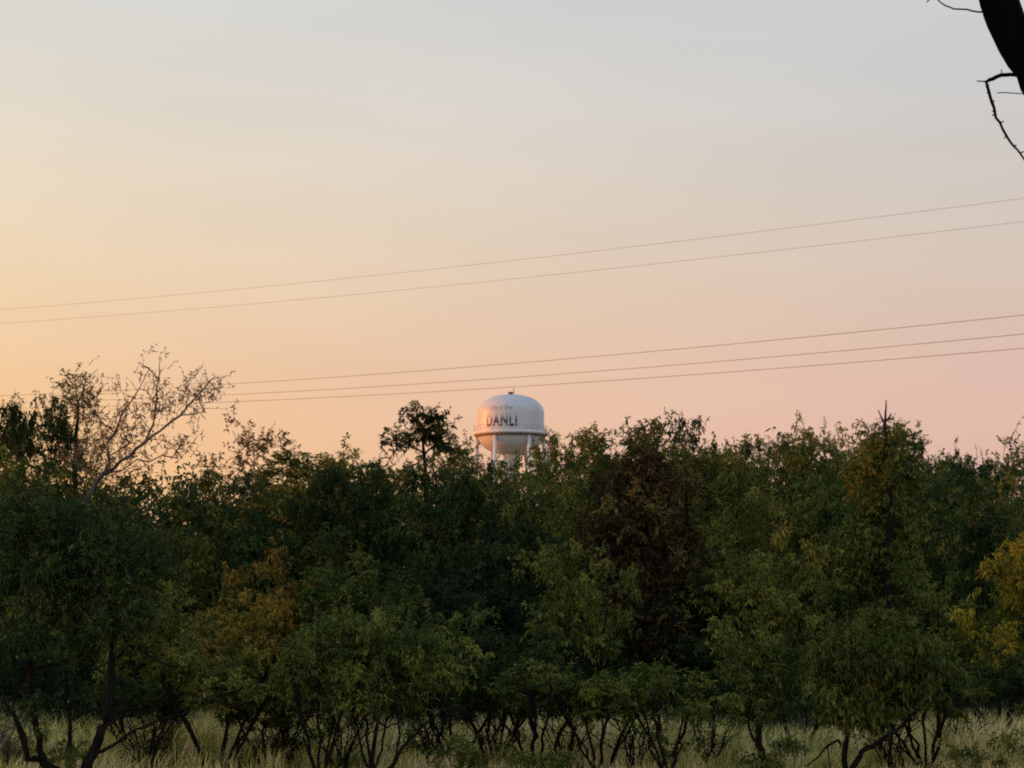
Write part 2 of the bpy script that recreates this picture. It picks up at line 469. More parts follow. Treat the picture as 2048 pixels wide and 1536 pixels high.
G_SKY = 'trees along the skyline'
G_MID = 'trees in the middle of the thicket'
G_FRONT = 'shrubs at the edge of the dry grass'
T = 'tree'; S = 'shrub'
TABLE = [
    # name, label, category, group, kind, px, distance, top row, width px, leaves
    ('tree', 'dark dense rounded tree at the far left end of the skyline', T, G_SKY, 'round0', 10, 56, 800, 250, 'dark'),
    ('tree', 'pale thin hazy tree on the skyline right of the forked bare branches', T, G_SKY, 'sparse1', 478, 76, 828, 210, 'pale'),
    ('tree', 'low green tree on the skyline just right of the pale hazy tree', T, G_SKY, 'tall1', 585, 68, 914, 260, 'green'),
    ('tree', 'low olive tree on the skyline just left of the ragged dark tree', T, G_SKY, 'tall2', 700, 67, 912, 260, 'olive'),
    ('tree', 'low dark tree hiding the foot of the water tower', T, G_SKY, 'round1', 980, 64, 899, 250, 'green'),
    ('tree', 'small light green tree in front of the right leg of the water tower', T, G_SKY, 'tall0', 1078, 66, 872, 130, 'olive'),
    ('tree', 'olive tree on the skyline just right of the water tower', T, G_SKY, 'tall3', 1165, 69, 850, 170, 'olive'),
    ('tree', 'green tree whose top rises behind the brown withered tree', T, G_SKY, 'tall1', 1240, 66, 826, 190, 'green'),
    ('tree', 'dark pointed tree on the skyline right above the brown withered tree', T, G_SKY, 'tall0', 1362, 61, 820, 140, 'dark'),
    ('tree', 'light green tree beside the skyline dip right of the dark pointed tree', T, G_SKY, 'round2', 1480, 72, 876, 190, 'green'),
    ('tree', 'olive rounded tree on the skyline halfway between dark pointed tree and spire', T, G_SKY, 'tall2', 1555, 68, 858, 190, 'olive'),
    ('tree', 'broad yellowish green tree on the skyline, second left of the spire', T, G_SKY, 'round3', 1640, 66, 843, 210, 'olive'),
    ('tree', 'green tree on the skyline next to the left side of the spire', T, G_SKY, 'tall3', 1715, 70, 850, 170, 'green'),
    ('tree', 'feathery topped green tree on the skyline right of the spire', T, G_SKY, 'tall1', 1845, 66, 832, 170, 'green'),
    ('tree', 'low dark tree in the skyline dip near the right edge', T, G_SKY, 'round0', 1935, 72, 892, 150, 'dark'),
    ('tree', 'twiggy topped tree at the far right end of the skyline', T, G_SKY, 'sparse1', 2020, 62, 846, 190, 'olive'),
    ('tree', 'green tree below the twiggy topped tree at the right end of the skyline', T, G_SKY, 'round1', 2030, 59, 898, 220, 'green'),
    # middle of the thicket
    ('tree', 'broad green tree at the left edge below the dark rounded skyline tree', T, G_MID, 'round3', 60, 53, 905, 330, 'green'),
    ('tree', 'green tree under the forked bare branches', T, G_MID, 'round1', 320, 55, 942, 300, 'green'),
    ('tree', 'dark green tree below the pale hazy skyline tree', T, G_MID, 'round2', 480, 57, 948, 290, 'dark'),
    ('tree', 'dark blue green tree above the orange tree', T, G_MID, 'round0', 645, 57, 928, 290, 'dark'),
    ('tree', 'deep shaded tree below the ragged dark skyline tree', T, G_MID, 'round3', 805, 58, 912, 290, 'dark'),
    ('tree', 'dark tree directly below the water tower', T, G_MID, 'round2', 965, 57, 928, 260, 'dark'),
    ('tree', 'mid green tree at the left side of the brown withered tree', T, G_MID, 'round1', 1095, 56, 905, 240, 'green'),
    ('tree', 'mid green tree at the right side of the brown withered tree', T, G_MID, 'round0', 1435, 57, 892, 250, 'green'),
    ('tree', 'olive drooping tree with bright tips, below the rounded olive skyline tree', T, G_MID, 'round3', 1560, 54, 985, 280, 'olive'),
    ('tree', 'green tree filling the space left of the spire trunk', T, G_MID, 'round2', 1680, 55, 945, 250, 'green'),
    ('tree', 'dark green tree right of the spire trunk', T, G_MID, 'round1', 1890, 55, 905, 290, 'dark'),
    ('tree', 'bright yellow tree at the right edge of the picture', T, G_MID, 'mid1', 2062, 48, 1035, 210, 'yellow'),
    ('tree', 'orange leaved tree topping out left of the middle shrubs', T, G_MID, 'mid0', 572, 50, 1104, 190, 'orange'),
    ('tree', 'lower dull orange tree leaning left of the taller orange tree', T, G_MID, 'mid2', 468, 48, 1186, 210, 'orange'),
    ('tree', 'grey green tree right beside the tall orange tree', T, G_MID, 'mid1', 722, 48.5, 1098, 260, 'green'),
    ('tree', 'yellow green bushy tree left of the dull orange tree', T, G_MID, 'mid2', 312, 47, 1165, 200, 'olive'),
    ('tree', 'blackish green tree in the darkest part of the thicket below the water tower', T, G_MID, 'mid0', 965, 52, 1020, 260, 'black'),
    ('tree', 'olive mottled tree in front of the left flank of the brown withered tree', T, G_MID, 'mid2', 1165, 50.5, 1085, 200, 'green'),
    ('tree', 'light olive bushy tree right of the dark hollow', T, G_MID, 'mid1', 1545, 50, 1058, 210, 'olive'),
    ('tree', 'fresh green bushy tree right of the lower spire trunk', T, G_MID, 'mid0', 1830, 50, 1125, 190, 'green'),
    ('tree', 'green tree below the bright yellow tree', T, G_MID, 'mid2', 1985, 49, 1195, 200, 'green'),
    ('tree', 'dark tree at the back of the hollow under the brown withered tree', T, G_MID, 'mid1', 1420, 54, 1130, 230, 'black'),
    ('tree', 'shaded green tree between the orange tree and the dark hollow', T, G_MID, 'mid0', 860, 50, 1130, 230, 'black'),
    # front row
    ('shrub', 'small shrub with thin crooked stem between left trunks and middle shrubs', S, G_FRONT, 'shrub0', 440, 41, 1285, 220, 'green'),
    ('shrub', 'slim multi stemmed shrub left of the middle cluster of dark stems', S, G_FRONT, 'shrub1', 640, 40, 1240, 220, 'green'),
    ('shrub', 'dark leafy shrub right of the long slanting middle branch', S, G_FRONT, 'shrub2', 985, 42, 1220, 230, 'dark'),
    ('shrub', 'thin shrub with radiating lower stems below the olive mottled tree', S, G_FRONT, 'shrub3', 1070, 41, 1300, 210, 'green'),
    ('shrub', 'open shrub with arching bare stem left of the bushy curled shrub', S, G_FRONT, 'shrub0', 1200, 41, 1340, 170, 'olive'),
    ('shrub', 'bushy shrub with curled bright tips in front of the dark hollow', S, G_FRONT, 'shrub1', 1335, 40, 1320, 260, 'green'),
    ('shrub', 'feathery shrub with slender forked stem right of the long bent limb', S, G_FRONT, 'shrub2', 1850, 41, 1285, 220, 'green'),
    ('shrub', 'low leafy shrub growing out of the grass left of the wide middle shrub', S, G_FRONT, 'shrub2', 545, 42, 1345, 170, 'green'),
    ('shrub', 'low leafy shrub growing out of the grass under the long slanting branch', S, G_FRONT, 'shrub3', 905, 44, 1330, 190, 'dark'),
    ('shrub', 'low leafy shrub at the foot of the thick curving trunk', S, G_FRONT, 'shrub0', 290, 43, 1350, 190, 'dark'),
    ('shrub', 'low leafy shrub between the stout black trunk and the drooping shrub', S, G_FRONT, 'shrub1', 1600, 45, 1330, 170, 'dark'),
    ('shrub', 'low dark shrub at the right edge of the dry grass', S, G_FRONT, 'shrub3', 1985, 45, 1290, 200, 'dark'),
]
for row in TABLE:
    row = list(row)
    if row[3] == G_SKY and row[5] > 1120: row[7] += 16
    if row[5] == 980: n_placed += 1
    place(*row)


# ---- trees whose limbs the photograph shows one by one
def hero(name, label, cat, d, base_px, limbs, clumps, lp, mat, group=None, bark=BARK, seed=1, cr=0.45, depth=1.0, base_r=0.1, connect=True, amp=0.04, tip=0.006, dens=1.6, wisps=True):
    """limbs: list of (points [(px, py, depth offset)], r0, r1, parent limb or None, parent index); clumps: list of (px, py, rx, ry, n)"""
    g = np.random.default_rng(seed)
    x0 = at(base_px, 1263, d)[0]
    O = np.array((x0, d, 0.0))
    loc = lambda q: at(q[0], q[1], d + (q[2] if len(q) > 2 else 0)) - O
    sk = Skel(); store = []
    for pts, r0, r1, pl, pi in limbs:
        p3 = [loc(q) for q in pts]
        if pl is None:
            if p3[0][2] > 0.0: pass
            ids = sk.limb(p3, r0, r1, g=g, amp=amp)
        else:
            ids = sk.limb(p3, r0, r1, par=store[pl][min(pi, len(store[pl]) - 1)], g=g, amp=amp)
        store.append(ids)
    C = []
    for (px, py, rx, ry, n) in clumps:
        for _ in range(int(n * dens)):
            a = g.uniform(0, 6.283); rr = g.uniform(0, 1) ** 0.5
            q = loc((px + rx * rr * math.cos(a), py + ry * rr * math.sin(a), g.normal(0, 0.45) * depth * max(rx, ry) / F * d))
            C.append(q)
    C = np.array(C)
    CR = cr * g.uniform(0.7, 1.3, len(C))
    lp = dict(lp); lp['tip'] = tip
    (tm, cm) = finish_tree(sk, C, CR, g, lp, connect=connect, wisps=wisps)
    root = empty(name, O)
    tag(root, label, cat, group)
    for part, me, m in (('trunk', tm, bark), ('crown', cm, LM[mat])):
        me.materials.append(m)
        o = bpy.data.objects.new(part, me); COL.objects.link(o); o.parent = root
    return root


# base rows: the ground at distance d lies on row 1263 + F*CAM_H/d
GY = lambda d: 768 + F * math.tan(PITCH + 0) - 0 + F * CAM_H / d * 1.01

# the forked bare-branched tree on the left skyline
hero('tree', 'sparse tree with long forked branches reaching highest above the left skyline', T, 52, 212,
     [([(212, GY(52) + 6, 0), (214, 1350, 0.2), (200, 1180, 0.3), (172, 1060, 0.2), (171, 1005, 0), (208, 946, 0), (260, 912, -0.2), (300, 875, -0.3), (362, 830, -0.2), (400, 785, 0), (430, 752, 0.1)], 0.062, 0.010, None, 0),
      ([(219, 926, 0.2), (215, 885, 0.3), (246, 823, 0.4), (273, 786, 0.4), (300, 735, 0.5)], 0.035, 0.008, 0, 15),
      ([(202, 844, 0.3), (178, 820, 0.3)], 0.02, 0.008, 1, 6),
      ([(306, 850, 0.1), (313, 800, 0.2), (318, 760, 0.2), (320, 722, 0.2)], 0.025, 0.007, 0, 20),
      ([(296, 735, 0.2), (276, 724, 0.2)], 0.010, 0.006, 3, 8),
      ([(420, 760, 0.2), (452, 752, 0.2)], 0.010, 0.006, 0, 26),
      ],
     [(290, 800, 62, 50, 12), (385, 800, 40, 34, 9), (300, 890, 110, 36, 16), (230, 860, 40, 40, 5), (318, 745, 14, 10, 1), (285, 732, 10, 6, 1),
      (430, 766, 14, 10, 2), (200, 930, 70, 36, 10)],
     dict(twigs=5, per=5, pair=1, L=0.085, W=0.024, droop=0.10, up=0.8, twig_r=0.007), 'mixed', G_SKY, seed=5, cr=0.36, wisps=False, bark=BARK_GREY, tip=0.008)
hero('tree', 'slim see-through tree with one upright dark stem left of the forked branches', T, 58, 156,
     [([(160, GY(58) + 6, 0), (158, 1200, 0.2), (150, 1000, 0), (152, 900, 0), (156, 810, 0)], 0.10, 0.035, None, 0),
      ([(150, 775, 0.1), (135, 755, 0.2)], 0.022, 0.008, 0, 12),
      ([(166, 780, -0.1), (175, 755, -0.1), (196, 738, -0.1)], 0.022, 0.006, 0, 12),
      ],
     [(155, 860, 62, 70, 26), (150, 785, 42, 30, 10), (120, 900, 50, 40, 9), (190, 790, 14, 20, 2), (160, 960, 80, 40, 14)],
     dict(twigs=6, per=6, pair=1, L=0.10, W=0.030, droop=0.15, up=0.6, twig_r=0.006), 'mixed', G_SKY, seed=6, cr=0.34, wisps=False)
hero('tree', 'ragged dark tree with sky gaps standing left of the water tower', T, 62, 850,
     [([(850, GY(62) + 6, 0), (848, 1200, 0.2), (855, 1020, 0), (850, 930, 0), (846, 870, 0)], 0.11, 0.03, None, 0),
      ([(820, 890, 0.2), (795, 872, 0.3)], 0.03, 0.010, 0, 10), ([(880, 880, -0.2), (905, 862, -0.2)], 0.03, 0.010, 0, 10)],
     [(846, 852, 40, 24, 16), (885, 866, 34, 22, 11), (800, 876, 36, 18, 8), (850, 900, 70, 30, 14), (824, 832, 10, 8, 2)],
     dict(twigs=9, per=6, pair=2, L=0.125, W=0.036, droop=0.35, up=0.7), 'dark', G_SKY, seed=31, cr=0.28, dens=0.62, wisps=False)
# the spire
hero('tree', 'narrow spire tree with a bare forked leader above the right skyline', T, 52.5, 1775,
     [([(1770, GY(52.5) + 6, -0.5), (1768, 1300, -0.6), (1776, 1150, -0.6), (1782, 1020, -0.6), (1778, 930, -0.4), (1771, 870, -0.2), (1771, 838, 0), (1772, 800, 0)], 0.12, 0.012, None, 0),
      ([(1762, 833, 0.1), (1756, 820, 0.1)], 0.022, 0.012, 0, 17),
      ([(1779, 832, -0.1), (1783, 826, -0.1)], 0.020, 0.011, 0, 17),
      ],
     [(1772, 892, 26, 30, 8), (1772, 960, 70, 50, 22), (1770, 1050, 85, 50, 24), (1768, 1150, 90, 60, 26), (1760, 1250, 90, 50, 18)],
     dict(MID), 'olive', G_SKY, seed=7, cr=0.34, wisps=False)
# the brown withered tree
hero('tree', 'brown withered tree standing tall in the middle right of the thicket', T, 54, 1290,
     [([(1300, GY(54) + 6, 0), (1296, 1330, 0), (1288, 1180, 0.1), (1290, 1040, 0), (1300, 955, 0), (1308, 920, 0)], 0.16, 0.03, None, 0),
      ([(1250, 1150, -0.6), (1210, 1060, -0.8), (1195, 980, -0.8)], 0.07, 0.02, 0, 5),
      ([(1340, 1120, 0.3), (1375, 1040, 0.5), (1370, 960, 0.5)], 0.07, 0.02, 0, 6),
      ],
     [(1300, 940, 58, 40, 10), (1290, 995, 90, 60, 26), (1288, 1070, 98, 65, 38), (1275, 1170, 110, 70, 38), (1275, 1265, 110, 50, 22), (1200, 1080, 40, 110, 6), (1385, 1060, 30, 120, 6)],
     dict(MID, W=0.040, twigs=10), 'brown', G_MID, seed=8, cr=0.36, wisps=False, dens=1.35)
# the big tree at the left front
hero('tree', 'large front tree at the left with thick black curving trunks', T, 40, 165,
     [([(165, GY(40) + 8, 0), (172, 1536, 0), (190, 1498, 0), (212, 1440, 0.1), (222, 1380, 0.1), (222, 1330, 0.2), (232, 1270, 0.3), (215, 1180, 0.4), (200, 1100, 0.5)], 0.105, 0.03, None, 0),
      ([(120, 1545, 0.1), (88, 1528, 0.1), (78, 1500, 0.2), (70, 1440, 0.3), (63, 1400, 0.3), (62, 1340, 0.4), (50, 1250, 0.5), (70, 1150, 0.6)], 0.075, 0.03, 0, 1),
      ([(56, 1520, -0.2), (42, 1470, -0.3), (28, 1430, -0.4), (5, 1400, -0.5)], 0.055, 0.025, 1, 6),
      ([(205, 1502, -0.1), (230, 1488, -0.2), (262, 1464, -0.3), (300, 1448, -0.4), (345, 1432, -0.4), (380, 1425, -0.5)], 0.035, 0.012, 0, 5),
      ([(245, 1432, 0.2), (272, 1424, 0.3), (300, 1418, 0.3)], 0.03, 0.012, 0, 8),
      ([(180, 1420, 0.4), (140, 1440, 0.5)], 0.025, 0.012, 0, 10),
      ([(138, 1536, 0.2), (140, 1480, 0.4), (140, 1440, 0.5), (132, 1400, 0.5), (130, 1340, 0.6)], 0.050, 0.02, 0, 1),
      ([(100, 1330, 0.3), (140, 1318, 0.2), (200, 1300, 0.1)], 0.028, 0.012, 1, 17),
      ([(260, 1290, 0), (300, 1312, -0.2), (340, 1330, -0.3), (372, 1336, -0.3)], 0.030, 0.010, 0, 15),
      ([(25, 1420, 0.4), (50, 1345, 0.6), (75, 1270, 0.8), (100, 1190, 0.8)], 0.03, 0.012, 2, 3),
      ([(130, 1230, 0.5), (180, 1175, 0.3), (250, 1130, 0.2), (300, 1070, 0.2)], 0.03, 0.010, 1, 19),
      ],
     [(60, 1050, 110, 60, 26), (180, 1090, 110, 60, 24), (60, 1170, 120, 60, 28), (190, 1200, 100, 50, 20), (40, 1285, 80, 30, 7), (140, 1275, 80, 24, 6),
      (265, 1250, 60, 35, 10), (290, 1130, 60, 50, 8), (10, 1420, 50, 20, 2)],
     dict(NEAR), 'dark', G_FRONT, seed=9, cr=0.33)
# the multi-stemmed shrub in the middle with its slanting branch
hero('shrub', 'wide middle shrub with a fan of dark stems and one long slanting branch', S, 40, 745,
     [([(745, GY(40) + 8, 0), (744, 1525, 0), (752, 1460, 0), (766, 1400, 0.1), (772, 1340, 0.2), (780, 1290, 0.2)], 0.045, 0.015, None, 0),
      ([(733, 1530, 0.05), (724, 1505, 0.1), (716, 1460, 0.2), (704, 1420, 0.3), (690, 1350, 0.4)], 0.032, 0.010, 0, 1),
      ([(741, 1530, 0.1), (736, 1490, 0.2), (728, 1430, 0.2), (730, 1360, 0.2), (722, 1300, 0.3)], 0.032, 0.012, 0, 1),
      ([(770, 1548, -0.1), (788, 1528, -0.2), (803, 1495, -0.3), (830, 1470, -0.4), (855, 1445, -0.5), (880, 1425, -0.6), (897, 1400, -0.6), (905, 1370, -0.6)], 0.036, 0.014, 0, 0),
      ([(800, 1470, -0.3), (797, 1450, -0.3), (800, 1400, -0.3), (798, 1340, -0.2)], 0.018, 0.008, 3, 5),
      ([(900, 1440, -0.5), (930, 1430, -0.5), (955, 1418, -0.5)], 0.014, 0.006, 3, 11),
      ([(775, 1455, 0.1), (800, 1440, 0.2), (832, 1425, 0.2)], 0.018, 0.007, 0, 7),
      ([(752, 1530, 0.1), (764, 1500, 0.2), (772, 1440, 0.3), (778, 1400, 0.3)], 0.026, 0.012, 0, 1),
      ],
     [(740, 1280, 130, 45, 22), (700, 1330, 90, 40, 14), (800, 1330, 100, 45, 16), (760, 1380, 110, 30, 14), (880, 1350, 60, 35, 8), (905, 1290, 50, 35, 6)],
     NEAR, 'green', G_FRONT, seed=10, cr=0.27)
# the shrub with the stout trunk on the right
hero('shrub', 'small tree with one stout black trunk and short crown right of the dark hollow', S, 40.5, 1530,
     [([(1530, GY(40.5) + 8, 0), (1524, 1515, 0), (1517, 1475, 0), (1519, 1440, 0), (1520, 1425, 0), (1515, 1370, 0.2), (1525, 1320, 0.2)], 0.075, 0.02, None, 0),
      ([(1508, 1480, 0), (1498, 1455, 0.1), (1490, 1420, 0.2), (1480, 1380, 0.3)], 0.032, 0.01, 0, 5),
      ([(1505, 1508, -0.1), (1488, 1514, -0.2), (1474, 1530, -0.2)], 0.018, 0.008, 0, 2),
      ],
     [(1520, 1300, 55, 28, 7), (1510, 1350, 65, 35, 12), (1500, 1400, 60, 30, 9), (1555, 1350, 40, 30, 5)],
     NEAR, 'green', G_FRONT, seed=12, cr=0.27)
# the drooping shrub with the long bent limb
hero('shrub', 'drooping bright green shrub with a long bent limb running up to the right', S, 40, 1690,
     [([(1685, GY(40) + 8, 0), (1690, 1500, 0), (1694, 1480, 0), (1692, 1450, 0.1), (1690, 1390, 0.2), (1700, 1320, 0.3)], 0.055, 0.018, None, 0),
      ([(1712, 1525, -0.1), (1722, 1505, -0.2), (1755, 1485, -0.2), (1770, 1475, -0.3), (1800, 1455, -0.3), (1820, 1435, -0.4), (1850, 1405, -0.4), (1885, 1380, -0.5)], 0.055, 0.018, 0, 0),
      ([(1683, 1492, 0.1), (1676, 1480, 0.2), (1655, 1492, 0.2), (1635, 1515, 0.1), (1612, 1532, 0)], 0.028, 0.012, 0, 4),
      ([(1656, 1505, 0.2), (1660, 1536, 0.2)], 0.016, 0.010, 2, 8),
      ([(1778, 1482, -0.4), (1795, 1492, -0.4), (1806, 1520, -0.4), (1810, 1545, -0.4)], 0.024, 0.012, 1, 10),
      ([(1765, 1500, -0.1), (1766, 1470, -0.1), (1768, 1440, 0)], 0.014, 0.008, 1, 9),
      ([(1828, 1440, -0.3), (1832, 1390, -0.2), (1828, 1340, -0.2)], 0.018, 0.008, 1, 16),
      ],
     [(1690, 1290, 70, 30, 12), (1670, 1350, 60, 40, 14), (1740, 1340, 90, 50, 20), (1820, 1320, 80, 40, 14), (1700, 1420, 60, 25, 8), (1740, 1440, 40, 25, 5), (1870, 1370, 50, 30, 7)],
     dict(NEAR, droop=0.9), 'green', G_FRONT, seed=13, cr=0.28)
# leafless grey brush
BRUSH = ((1600, 50, 1365, 'leafless grey brush left of the drooping bright green shrub', 'grey'),
         (345, 47, 1390, 'leafless twiggy brush right of the thick curving trunk', 'grey'),
         (1130, 42, 1405, 'leafless spreading brush with dark stems below the open shrub', 'dark'),
         (560, 42, 1400, 'thin dark leafless brush left of the slim multi stemmed shrub', 'dark'),
         (875, 42, 1425, 'thin dark leafless brush under the long slanting middle branch', 'dark'),
         (985, 43, 1390, 'upright dark leafless brush right of the long slanting middle branch', 'dark'),
         (1420, 42, 1400, 'thin leafless brush left of the stout black trunk', 'dark'),
         (1905, 43, 1400, 'leafless forked brush near the right end of the dry grass', 'dark'),
         (685, 41, 1395, 'thin dark leafless brush between the slim multi stemmed shrub and the wide middle shrub', 'dark'),
         (1265, 41, 1400, 'thin dark leafless brush at the foot of the bushy curled shrub', 'dark'),
         (1775, 41.5, 1410, 'thin dark leafless brush under the long bent limb', 'dark'),
         (300, 41, 1400, 'thin dark leafless brush just right of the foot of the curving trunk', 'dark'),
         (25, 42, 1440, 'leafless grey brush in the bottom left corner', 'grey'))
for i, (px, d, top, lab, bk_) in enumerate(BRUSH):
    g = np.random.default_rng(700 + i)
    sk = Skel(); h = at(px, top, d)[2]
    rt = sk.add((0, 0, -0.05), -1, 0.02)
    for k in range(17):
        a = g.uniform(0, 6.28); sp = g.uniform(0.2, 1.0) * h * 0.7
        ids = sk.limb([(math.cos(a) * sp * .4, math.sin(a) * sp * .4, h * .35), (math.cos(a) * sp, math.sin(a) * sp, h * g.uniform(.7, 1))], 0.010, 0.005, par=rt, g=g, amp=0.08)
        for b in range(5):
            nid = ids[g.integers(2, len(ids))]; q = sk.P[nid]
            sk.limb([q + g.normal(0, 0.25, 3) * (1, 1, .6) + (0, 0, .2)], 0.006, 0.004, par=nid, g=g, amp=0.1)
    mb = MB(); sk.tubes(mb, tip=0.004)
    o = mb.build('bare_shrub', BARK_GREY if bk_ == 'grey' else BARK, smooth=True)
    o.location = (at(px, 1263, d)[0], d, 0)
    tag(o, lab, 'shrub', 'leafless brush in the dry grass')

# the close tree whose limb cuts the top right corner
D = 8.0
g = np.random.default_rng(77)
O = np.array((2.6, D + 0.2, 0.0))
lc = lambda px, py, dd=0: at(px, py, D + dd) - O
sk = Skel()
ids = sk.limb([(0, 0, -0.1), (-0.02, 0, 1.2), (-0.15, -0.05, 2.4), (-0.45, -0.12, 3.3), lc(2160, 305), lc(2091, 188), lc(2033, 88), lc(2010, 40), lc(1997, 0), lc(1984, -60), lc(1960, -260), lc(1975, -500)],
              0.13, 0.03, g=g, amp=0.012, sub=4)
for i in ids:
    p = sk.P[i]
    if p[2] > 3.35: sk.minr[i] = 0.058 * g.uniform(0.94, 1.10)
nearest = lambda q: int(np.argmin(np.linalg.norm(np.array(sk.P) - q, axis=1)))
def twig(pts, r0, r1, sub=4, amp=0.03):
    p3 = [lc(*q) for q in pts]
    return sk.limb(p3, r0, r1, par=nearest(p3[0]), sub=sub, g=g, amp=amp)
ta = twig([(2040, 149), (2020, 149), (2003, 150), (1985, 158), (1972, 163), (1977, 180), (1984, 205), (1990, 225), (2000, 245), (2012, 270), (2027, 292), (2040, 306), (2056, 330)], 0.0062, 0.0034, sub=2, amp=0.05)
twig([(1990, 20), (1972, 23), (1958, 24), (1935, 19), (1908, 18), (1890, 11), (1877, 1), (1868, -12), (1854, 4, .1)], 0.0040, 0.0022, sub=2)
twig([(2090, 180, .5), (2048, 188, .5), (2020, 186, .5), (1994, 186, .5)], 0.0022, 0.0016, sub=2)
for a, b in (((2003, 150), (2003, 139)), ((1972, 163), (1954, 162)), ((1990, 225), (1984, 222)), ((2000, 245), (2008, 243)), ((1984, 205), (1989, 201)), ((1977, 183), (1974, 187)), ((2027, 292), (2033, 290)), ((1972, 163), (1978, 172)), ((1990, 226), (1985, 232)), ((2012, 270), (2009, 277)), ((2040, 306), (2048, 303))):
    p3 = lc(*a)
    sk.limb([lc(*b)], 0.0055, 0.0022, par=nearest(p3), sub=1, g=g, amp=0)
for k in range(9):     # the rest of the limb and its twigs, above the frame
    q = lc(1960 + g.uniform(-20, 30), -150 - 60 * k)
    nid = nearest(q); p = sk.P[nid]
    e = p + np.array((g.uniform(-1, 0.8), g.uniform(-.8, .8), g.uniform(0.25, .9)))
    sk.limb([(p + e) / 2 + (0, 0, .08), e], 0.015, 0.004, par=nid, g=g, amp=0.06)
BARK_NEAR = surf_mat('black_bark', [(0.3, (0.0025, 0.0025, 0.0028)), (0.7, (0.006, 0.0058, 0.006))], scale=30, bump=1.0, bump_scale=40, stretch=(1, 1, 0.25), rough=1.0, spec=0.02)
mb = MB(); sk.tubes(mb, tip=0.002)
o = mb.build('tree', BARK_NEAR, smooth=True); o.location = O
tag(o, 'close black leaning limb with thorny bare twigs in the top right corner', T)

# ------------------------------------------------------------------ thicket behind, undergrowth
g = np.random.default_rng(42)
C = []
for _ in range(2600):
    d = g.uniform(74, 104); px = g.uniform(-260, 2300)
    top = at(px, 930 if px > 1120 else 952, d)[2] * g.uniform(0.75, 1.0)
    x = at(px, 1263, d)[0]
    C.append((x, d, top * g.uniform(0.05, 1) ** 0.7))
C = np.array(C)
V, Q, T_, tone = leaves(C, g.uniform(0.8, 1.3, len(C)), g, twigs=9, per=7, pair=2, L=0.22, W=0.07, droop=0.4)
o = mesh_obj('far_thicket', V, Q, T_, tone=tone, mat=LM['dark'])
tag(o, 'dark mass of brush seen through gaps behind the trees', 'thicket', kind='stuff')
C = []
for _ in range(900):
    d = g.uniform(51, 70); px = g.uniform(-200, 2250)
    C.append((at(px, 1263, d)[0], d, g.uniform(0.1, 1.5)))
C = np.array(C)
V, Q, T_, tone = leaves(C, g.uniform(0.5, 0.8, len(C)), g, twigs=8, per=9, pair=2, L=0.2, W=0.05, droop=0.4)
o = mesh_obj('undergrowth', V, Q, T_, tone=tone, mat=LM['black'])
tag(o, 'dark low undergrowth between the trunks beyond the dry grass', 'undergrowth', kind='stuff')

# ------------------------------------------------------------------ ground, added shading ridge and dry grass
GROUND = surf_mat('dry_ground', [(0.3, (0.10, 0.085, 0.05)), (0.6, (0.17, 0.14, 0.08)), (0.8, (0.12, 0.12, 0.05))], scale=0.6, detail=8, rough=1, spec=0.05)
n = 60
u = np.linspace(-1, 1, n + 1); u = np.sign(u) * np.abs(u) ** 2.4 * 5000
X, Y = np.meshgrid(u, u)
V = np.stack([X, Y + 200, np.zeros_like(X)], -1).reshape(-1, 3)
i = (np.arange(n)[:, None] * (n + 1) + np.arange(n)[None, :]).ravel()
o = mesh_obj('ground', V, np.stack([i, i + 1, i + n + 2, i + n + 1], -1), mat=GROUND)
tag(o, kind='structure')

SUN_AZ = R(-84)          # to the left of the view, a little behind the tower
SUN_EL = R(2.2)
sx, sy = math.sin(SUN_AZ), math.cos(SUN_AZ)
# unseen ridge added at far left to keep low sun off the thicket
nr, nc = 24, 60
cx, cy = 0 + 290 * sx, 70 + 290 * sy
a = np.linspace(-1, 1, nc + 1); b = np.linspace(-1, 1, nr + 1)
A, B = np.meshgrid(a, b)
prof = np.clip(1 - np.abs(A) ** 3, 0, 1) * (np.cos(B * math.pi) * 0.5 + 0.5)
Z = 15.7 * (1 + 0.40 * np.clip((A - 0.18) / 0.16, 0, 1)) * prof * (1 + 0.05 * np.sin(A * 17) + 0.04 * np.sin(A * 31 + 1)) - 0.15  # end toward the camera raised so its shade covers the close limb
V = np.stack([cx + A * 170 * (-sy) + B * 60 * sx, cy + A * 170 * sx + B * 60 * sy, Z], -1).reshape(-1, 3)
i = (np.arange(nr)[:, None] * (nc + 1) + np.arange(nc)[None, :]).ravel()
o = mesh_obj('sun_block_ridge', V, np.stack([i, i + 1, i + nc + 2, i + nc + 1], -1), mat=GROUND, smooth=True)
tag(o, kind='structure')

GRASS = None
m, nt, N, L = new_mat('dry_grass')
geo = N('ShaderNodeNewGeometry')
n1 = N('ShaderNodeTexNoise'); n1.inputs['Scale'].default_value = 0.55; n1.inputs['Detail'].default_value = 3
L(geo.outputs['Position'], n1.inputs['Vector'])
ad = N('ShaderNodeMath'); ad.operation = 'MULTIPLY_ADD'; ad.inputs[1].default_value = 0.7
ga = N('ShaderNodeAttribute'); ga.attribute_name = 'tone'
L(ga.outputs['Fac'], ad.inputs[0]); L(n1.outputs['Fac'], ad.inputs[2])
sb = N('ShaderNodeMath'); sb.operation = 'SUBTRACT'; sb.inputs[1].default_value = 0.35; L(ad.outputs[0], sb.inputs[0])
rp = N('ShaderNodeValToRGB')
ramp(rp, [(0.22, (0.18, 0.20, 0.05)), (0.42, (0.50, 0.48, 0.14)), (0.58, (0.70, 0.61, 0.24)), (0.80, (0.80, 0.66, 0.38))])
L(sb.outputs[0], rp.inputs['Fac'])
d_ = N('ShaderNodeBsdfDiffuse'); t_ = N('ShaderNodeBsdfTranslucent'); mx = N('ShaderNodeMixShader'); mx.inputs['Fac'].default_value = 0.3
